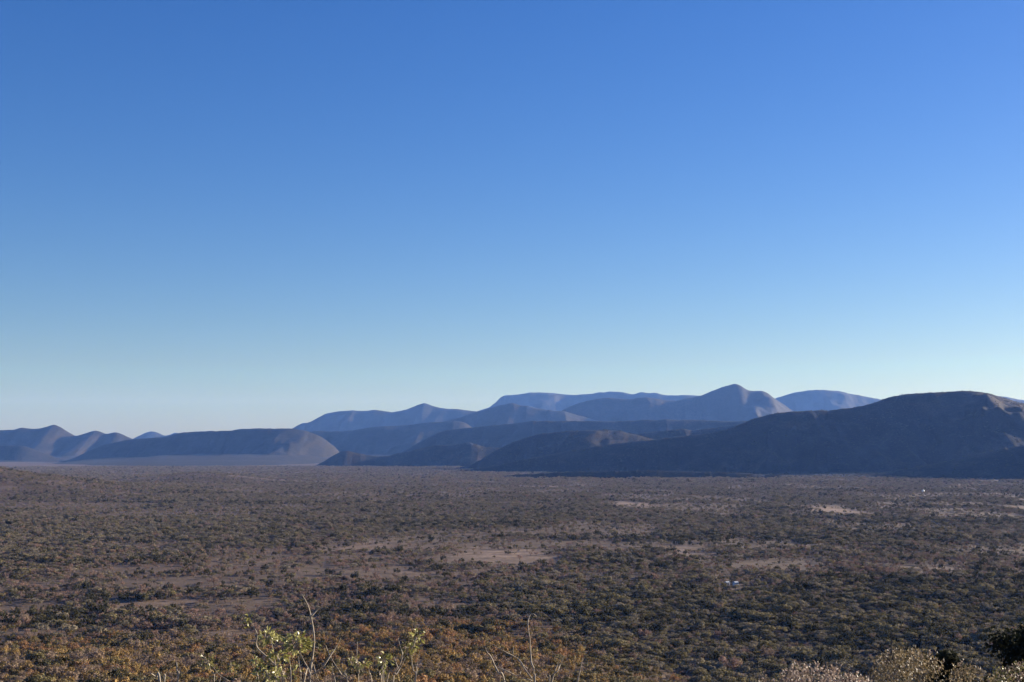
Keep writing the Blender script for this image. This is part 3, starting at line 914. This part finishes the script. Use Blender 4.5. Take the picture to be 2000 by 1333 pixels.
def shrub(name, label, cat, D, base_px, stems, clusters, seed, thick=1.0):
    """stems: lists of photo points (top first) with a width in px; all run down to the shrub's foot on the slope"""
    rg = np.random.default_rng(seed)
    bx = (base_px - 1000) / F * D
    by = D + 0.15
    bz = float(ground_z(bx, by))
    root = link(name, None, None, (bx, by, bz), None, label, cat)
    off = np.array([bx, by, bz])
    for (pts, wpx, to_base) in stems:
        dep = D + rg.uniform(-0.35, 0.35)
        W = [np.array(at(px, py, dep + rg.uniform(-0.04, 0.04))) for px, py in pts]
        if to_base:
            last = W[-1]
            foot = off + np.array([rg.uniform(-0.12, 0.12), rg.uniform(-0.1, 0.1), -0.08])
            W.append(last * 0.55 + foot * 0.45 + np.array([0, 0, 0.12]))
            W.append(foot)
        C = spline(W, 5) - off
        n = len(C)
        r0 = 0.5 * wpx / F * D * thick
        rad = np.interp(np.arange(n), [0, n * 0.35, n - 1], [r0 * 0.45, r0, r0 * 1.5])
        v, f = tube(C, rad, 6)
        link('stem', new_mesh('stem', v, f, [M_TWIG], True), root)
    for (cx, cy, rx, ry, cnt, M, ln) in clusters:
        dep = D + rg.uniform(-0.25, 0.25)
        u = rg.normal(size=(cnt, 3)); u /= np.linalg.norm(u, axis=1, keepdims=True)
        k = rg.uniform(0.3, 1.0, (cnt, 1)) ** 0.6
        q = u * k
        ctr = np.array(at(cx, cy, dep)) - off
        s = D / F
        P = ctr + q * np.array([rx * s, 0.8 * max(rx, ry) * s, ry * s])
        Dr = u * np.array([0.9, 0.9, 0.5]) + rg.normal(size=(cnt, 3)) * 0.45 + np.array([0, 0, -0.25])
        L = rg.uniform(0.75, 1.25, cnt) * ln * s
        v, f = leaf_blades(P, Dr, L, L * rg.uniform(0.17, 0.26, cnt), rg, 0.22)
        # short twigs that carry the leaves
        parts = [(list(map(tuple, v)), f)]
        link('leaf_cluster', new_mesh('leaf_cluster', v, f, [M]), root, kind='stuff')
        tv = []
        for t in range(max(3, cnt // 7)):
            e = P[rg.integers(0, cnt)]
            tv.append(tube([ctr + np.array([0, 0, -ry * s * 0.9]), (ctr + e) / 2 + rg.normal(size=3) * 0.006, e], [0.0035, 0.0028, 0.0014], 4))
        v, f = join(tv)
        link('twig', new_mesh('twig', v, f, [M_TWIG]), root, kind='stuff')
    return root

Y, O = M_LEAF_YG, M_LEAF_DULL
shrub('leafy_shrub', 'yellow-green leafy shrub with pale bare stems at the bottom left', 'shrub', 9.0, 560, [
    ([(490.6, 1216), (502, 1239), (501.6, 1264), (529, 1291), (544, 1312), (552, 1333)], 3.6, True),
    ([(589.4, 1161), (600, 1180), (607, 1203.5), (613.4, 1244.7), (611, 1280), (605, 1333)], 3.2, True),
    ([(630.6, 1179.5), (620, 1191), (608, 1204)], 2.2, False),
    ([(666, 1246), (655, 1266), (644, 1283), (632, 1301), (621, 1312), (607, 1318)], 2.8, False),
    ([(636, 1260), (640, 1272), (646, 1284.5)], 2.0, False),
    ([(600, 1305), (596, 1320), (593, 1333)], 4.4, True),
    ([(529, 1251), (534, 1275), (540, 1333)], 2.2, True),
    ([(582.5, 1282), (586, 1310), (587, 1333)], 2.2, True),
    ([(565, 1282), (567, 1305), (568, 1333)], 2.0, True),
    ([(493, 1298), (499, 1317), (505, 1333)], 2.6, True),
    ([(582, 1265), (594, 1292), (601, 1304), (607, 1320)], 1.6, False),
    ([(545, 1290), (551, 1312), (556, 1333)], 1.8, True),
    ([(622, 1330), (617, 1316), (612, 1298)], 1.4, False),
], [
    (486, 1213, 7, 13, 16, Y, 11), (525, 1243, 18, 12, 60, Y, 12), (578, 1256, 22, 17, 95, Y, 13), (545, 1284, 18, 11, 55, Y, 12),
    (500, 1292, 10, 9, 24, Y, 12), (524, 1316, 28, 15, 100, Y, 12), (576, 1309, 10, 13, 24, Y, 11), (601, 1256, 9, 9, 20, O, 12),
    (620, 1264, 5, 4, 6, Y, 10), (646, 1271, 4, 4, 5, Y, 9),
], 301)
shrub('leafy_shrub', 'small dull olive shrub with two leaf tufts left of the leafy shrub', 'shrub', 10.5, 400, [
    ([(404, 1290), (412, 1312), (418, 1334)], 1.8, True), ([(452, 1300), (440, 1318), (428, 1334)], 1.5, True),
    ([(416, 1303), (428, 1318), (446, 1330)], 1.2, False),
], [(404, 1289, 12, 13, 42, O, 11), (452, 1300, 7, 6, 14, O, 10), (420, 1312, 8, 6, 10, O, 9)], 302)
shrub('bare_twig_shrub', 'three short pale bare twigs at the bottom edge, farthest left', 'shrub', 8.5, 325, [
    ([(294, 1315), (304, 1323), (312, 1333)], 4.2, True), ([(345, 1294), (346, 1312), (347.5, 1333)], 3.4, True),
    ([(324, 1320), (322, 1327), (321, 1333)], 2.2, True)], [], 303)
shrub('leafy_shrub', 'sparse shrub with drooping pale leaves and forked stems, second from the left', 'shrub', 9.5, 750, [
    ([(698, 1254.6), (697, 1281), (698, 1293), (701, 1314), (700, 1333)], 2.0, True),
    ([(775.4, 1238.5), (782, 1265), (786, 1279), (781, 1298), (772, 1312), (756, 1330)], 2.2, True),
    ([(795, 1277.5), (784.6, 1300), (775, 1316.5), (768, 1333)], 2.4, True),
    ([(769.7, 1283), (773, 1294), (776.5, 1304)], 1.8, False),
    ([(803, 1265), (804, 1290), (807.5, 1311), (810, 1333)], 2.2, True),
    ([(820, 1270.6), (814, 1300), (811, 1333)], 1.5, True),
    ([(814, 1245), (809, 1258), (803, 1268)], 1.6, False),
    ([(743, 1308), (741, 1318), (745, 1333)], 2.2, True), ([(746, 1305), (748, 1333)], 2.0, True),
    ([(752, 1296), (747, 1306), (750, 1333)], 1.4, True),
    ([(668.7, 1295), (667, 1310), (671, 1321)], 1.8, False), ([(675.6, 1307), (670.4, 1322)], 2.0, False),
    ([(647.5, 1286.7), (658, 1304), (670, 1322), (679, 1333)], 2.4, True),
    ([(649, 1296), (650, 1313), (655, 1333)], 1.8, True), ([(718, 1296), (722, 1316), (726, 1333)], 1.6, True),
], [
    (705, 1296, 18, 6, 26, Y, 10), (707, 1307, 3, 5, 5, Y, 11), (697, 1288, 3, 6, 6, Y, 12), (752, 1290, 11, 10, 34, Y, 11),
    (795, 1268, 12, 9, 46, O, 11), (815, 1242, 10, 9, 26, Y, 12), (811, 1260, 4, 9, 14, Y, 12), (687, 1293, 6, 6, 10, O, 10), (751, 1309, 3, 4, 4, Y, 9),
], 304)
shrub('bare_twig_shrub', 'bare twiggy shrub with one tall thin stem at the bottom centre', 'shrub', 10.0, 1040, [
    ([(1047.7, 1204), (1041, 1199), (1035.6, 1201), (1030.7, 1219.7), (1034.5, 1248), (1036, 1272.5), (1038, 1294.5), (1042, 1305.5), (1041.7, 1318.7), (1044.4, 1333)], 2.6, True),
    ([(947.6, 1264.8), (951.5, 1275), (958, 1282), (966, 1300), (974, 1315), (985, 1333)], 2.8, True),
    ([(1017.5, 1312), (1015, 1318), (1010, 1321), (991.6, 1312), (968.5, 1303)], 2.0, False),
    ([(963, 1259), (979.5, 1270), (1006, 1283.5), (1018, 1294.5), (1024.6, 1306.6), (1039, 1326)], 2.2, False),
    ([(1003, 1262.6), (1001, 1278)], 2.2, False), ([(1008, 1284), (1020, 1298), (1030, 1306)], 1.6, False),
    ([(1101.6, 1283.5), (1095, 1296.7), (1088.4, 1312), (1077.4, 1333)], 2.4, True),
    ([(1094, 1286.8), (1088, 1300), (1083, 1311)], 1.8, False),
    ([(1138.5, 1284.6), (1133.5, 1306.6), (1128, 1333)], 2.4, True),
    ([(1065, 1316.5), (1070, 1326), (1073, 1334)], 2.0, True), ([(1020, 1325), (1030, 1327), (1039, 1330)], 2.0, False),
], [], 305)

def curly_bush(name, label, D, outline, seed, mats, dens=1.0, extra=()):
    """a dense bush of small curled leaves; outline = photo points of its top edge"""
    rg = np.random.default_rng(seed)
    px = np.array([p[0] for p in outline], float); py = np.array([p[1] for p in outline], float)
    cx = 0.5 * (px[0] + px[-1])
    bx = (cx - 1000) / F * D; by = D
    bz = float(ground_z(bx, by))
    root = link(name, None, None, (bx, by, bz), None, label, 'bush')
    off = np.array([bx, by, bz])
    half = 0.5 * (px[-1] - px[0]) / F * D
    dep = max(0.5, half * 0.9)
    s = D / F
    n = int(dens * 26 * (px[-1] - px[0]))
    x_ = rg.uniform(px[0], px[-1], n)
    d_ = rg.uniform(-1, 1, n)
    top = np.interp(x_, px, py)
    top = top + 22 * (vnoise(x_ / 8.0, d_ * 6, seed) - 0.38)
    dome = np.sqrt(np.clip(1 - d_ ** 2, 0, 1))
    z_top = np.array([at(a, b, D)[2] for a, b in zip(x_, top)]) - (1 - dome) * 0.5
    depth = rg.exponential(0.19, n)
    z = z_top - depth
    X = (x_ - 1000) * s
    Yy = D + d_ * dep
    P = np.stack([X, Yy, z], 1)
    # leaves sit in tufts on twig ends
    tuft = rg.normal(size=(n, 3)) * 0.012
    k = (rg.integers(0, n, n))
    lump = vnoise(X * 9, z * 9 + d_ * 4, seed + 3) > 0.44
    P = (P + tuft)[lump]
    n = len(P)
    Dr = rg.normal(size=(n, 3)) * 0.6 + np.array([0, 0, 0.6])
    L = rg.uniform(0.6, 1.4, n) * 6.5 * s
    which = (vnoise(P[:, 0] * 3.3, P[:, 2] * 3.3, seed + 8) + rg.uniform(-0.25, 0.25, n)) > 0.5
    P = P - off
    for w, M in ((which, mats[0]), (~which, mats[1])):
        if w.sum() == 0: continue
        v, f = leaf_blades(P[w], Dr[w], L[w], L[w] * rg.uniform(0.16, 0.3, w.sum()), rg, 0.55)
        link('foliage', new_mesh('foliage', v, f, [M]), root, kind='stuff')
    tv = []
    for t in range(46):
        e = P[rg.integers(0, n)]
        m1 = np.array([e[0] * 0.45 + rg.uniform(-0.05, 0.05), e[1] * 0.45, e[2] * 0.5])
        tv.append(tube(spline([(rg.uniform(-0.06, 0.06), rg.uniform(-0.06, 0.06), -0.05), m1, e], 4), np.linspace(0.011, 0.0028, 9), 5))
    for pts in extra:
        W = [np.array(at(a, b, D - 0.2)) - off for a, b in pts]
        C = spline(W, 4)
        tv.append(tube(C, np.linspace(0.003, 0.006, len(C)), 5))
    v, f = join(tv)
    link('branches', new_mesh('branches', v, f, [M_BARK]), root, kind='stuff')
    return root

curly_bush('pale_bush', 'pale pinkish-brown curly-leaved bush, left one of the three at bottom right', 13.5,
           [(1462, 1330), (1478, 1318), (1517, 1312), (1545, 1303), (1567, 1294), (1600, 1295), (1627, 1301), (1660, 1312), (1680, 1322), (1694, 1334)], 401, (M_LEAF_PALE, M_LEAF_PALE), 1.0)
curly_bush('pale_bush', 'largest pale yellow-brown curly-leaved bush at bottom right', 12.5,
           [(1688, 1332), (1702, 1303), (1715, 1283), (1728, 1268), (1740, 1256), (1752, 1268), (1763, 1272), (1775, 1259), (1790, 1266), (1812, 1279), (1835, 1293), (1860, 1295), (1880, 1290), (1902, 1300), (1918, 1314), (1930, 1334)], 402, (M_LEAF_PALE, M_LEAF_OLIVE), 1.15,
           [[(1678, 1249), (1700, 1262), (1722, 1275), (1745, 1300)], [(1743, 1240), (1741, 1262), (1744, 1290)]])
curly_bush('pale_bush', 'pale grey-brown curly-leaved bush in the bottom right corner', 14.5,
           [(1922, 1334), (1937, 1313), (1958, 1298), (1985, 1302), (2000, 1291), (2030, 1284), (2060, 1296), (2090, 1330)], 403, (M_LEAF_PALE, M_LEAF_DULL), 1.0)

def dark_tree(label, D, cpx, top_py, half, hcrown, seed, nleaf):
    rg = np.random.default_rng(seed)
    x, y, ztop = at(cpx, top_py, D)
    bz = float(ground_z(x, y))
    root = link('evergreen_tree', None, None, (x, y, bz), None, label, 'tree')
    H = ztop - bz
    zc = H - hcrown * 0.55
    # crown: many small tufts through the volume
    tufts = []
    for i in range(70):
        u = rg.normal(size=3); u /= np.linalg.norm(u)
        k = rg.uniform(0.35, 0.9)
        tufts.append((u * k * np.array([half, half, hcrown * 0.55]) + np.array([0, 0, zc]), rg.uniform(0.22, 0.36) * half))
    per = nleaf // len(tufts)
    P = []; N = []
    for c, r in tufts:
        u = rg.normal(size=(per, 3)); u /= np.linalg.norm(u, axis=1, keepdims=True)
        P.append(c + u * r * rg.uniform(0.3, 1.0, (per, 1)))
        nn = u + rg.normal(size=(per, 3)) * 0.7
        N.append(nn / np.linalg.norm(nn, axis=1, keepdims=True))
    P = np.concatenate(P); N = np.concatenate(N)
    v = leaf_quads(P, N, rg.uniform(0.7, 1.3, len(P)) * 0.085, rg, 0.45)
    link('crown', new_mesh('crown', v, quad_faces(len(P)), [M_DARK]), root)
    parts = [tube(spline([(0, 0, -0.3), (0.12, 0.05, H * 0.3), (0.05, 0.0, zc)], 4), np.linspace(0.17, 0.07, 9), 8)]
    for c, r in tufts[:22]:
        m1 = np.array([c[0] * 0.4, c[1] * 0.4, zc - hcrown * 0.45])
        parts.append(tube(spline([(0.08, 0.03, zc - hcrown * 0.7), m1, c], 4), np.linspace(0.05, 0.012, 9), 5))
    v, f = join(parts)
    link('trunk', new_mesh('trunk', v, f, [M_BARK], True), root)
dark_tree('dark evergreen tree in shade cut by the right edge', 42.0, 2016, 1166, 1.65, 5.0, 501, 17000)
dark_tree('dark evergreen tree top just behind the largest pale bush', 46.0, 1846, 1262, 0.9, 2.6, 502, 8000)

# ------------------------------------------------------------------ the air
def build_haze():
    x0, x1, y0, y1, z0, z1 = -31000, 31000, -31000, 31000, -7.0, 1270.0
    v = [(x0, y0, z0), (x1, y0, z0), (x1, y1, z0), (x0, y1, z0), (x0, y0, z1), (x1, y0, z1), (x1, y1, z1), (x0, y1, z1)]
    f = [(0, 3, 2, 1), (4, 5, 6, 7), (0, 1, 5, 4), (1, 2, 6, 5), (2, 3, 7, 6), (3, 0, 4, 7)]
    m = bpy.data.materials.new('pale_air')
    m.use_nodes = True
    nt = m.node_tree
    nt.nodes.remove(nt.nodes['Principled BSDF'])
    pv = nt.nodes.new('ShaderNodeVolumePrincipled')
    pv.inputs['Color'].default_value = (*HAZE_COLOR, 1)
    pv.inputs['Density'].default_value = HAZE_DENSITY
    pv.inputs['Anisotropy'].default_value = 0.1
    pv.inputs['Absorption Color'].default_value = (1, 1, 1, 1)
    nt.links.new(pv.outputs['Volume'], nt.nodes['Material Output'].inputs['Volume'])
    me = new_mesh('haze', v, f, [m])
    link('haze', me, kind='stuff', label='thin blue air between the camera and the far mountains', cat='haze')
build_haze()
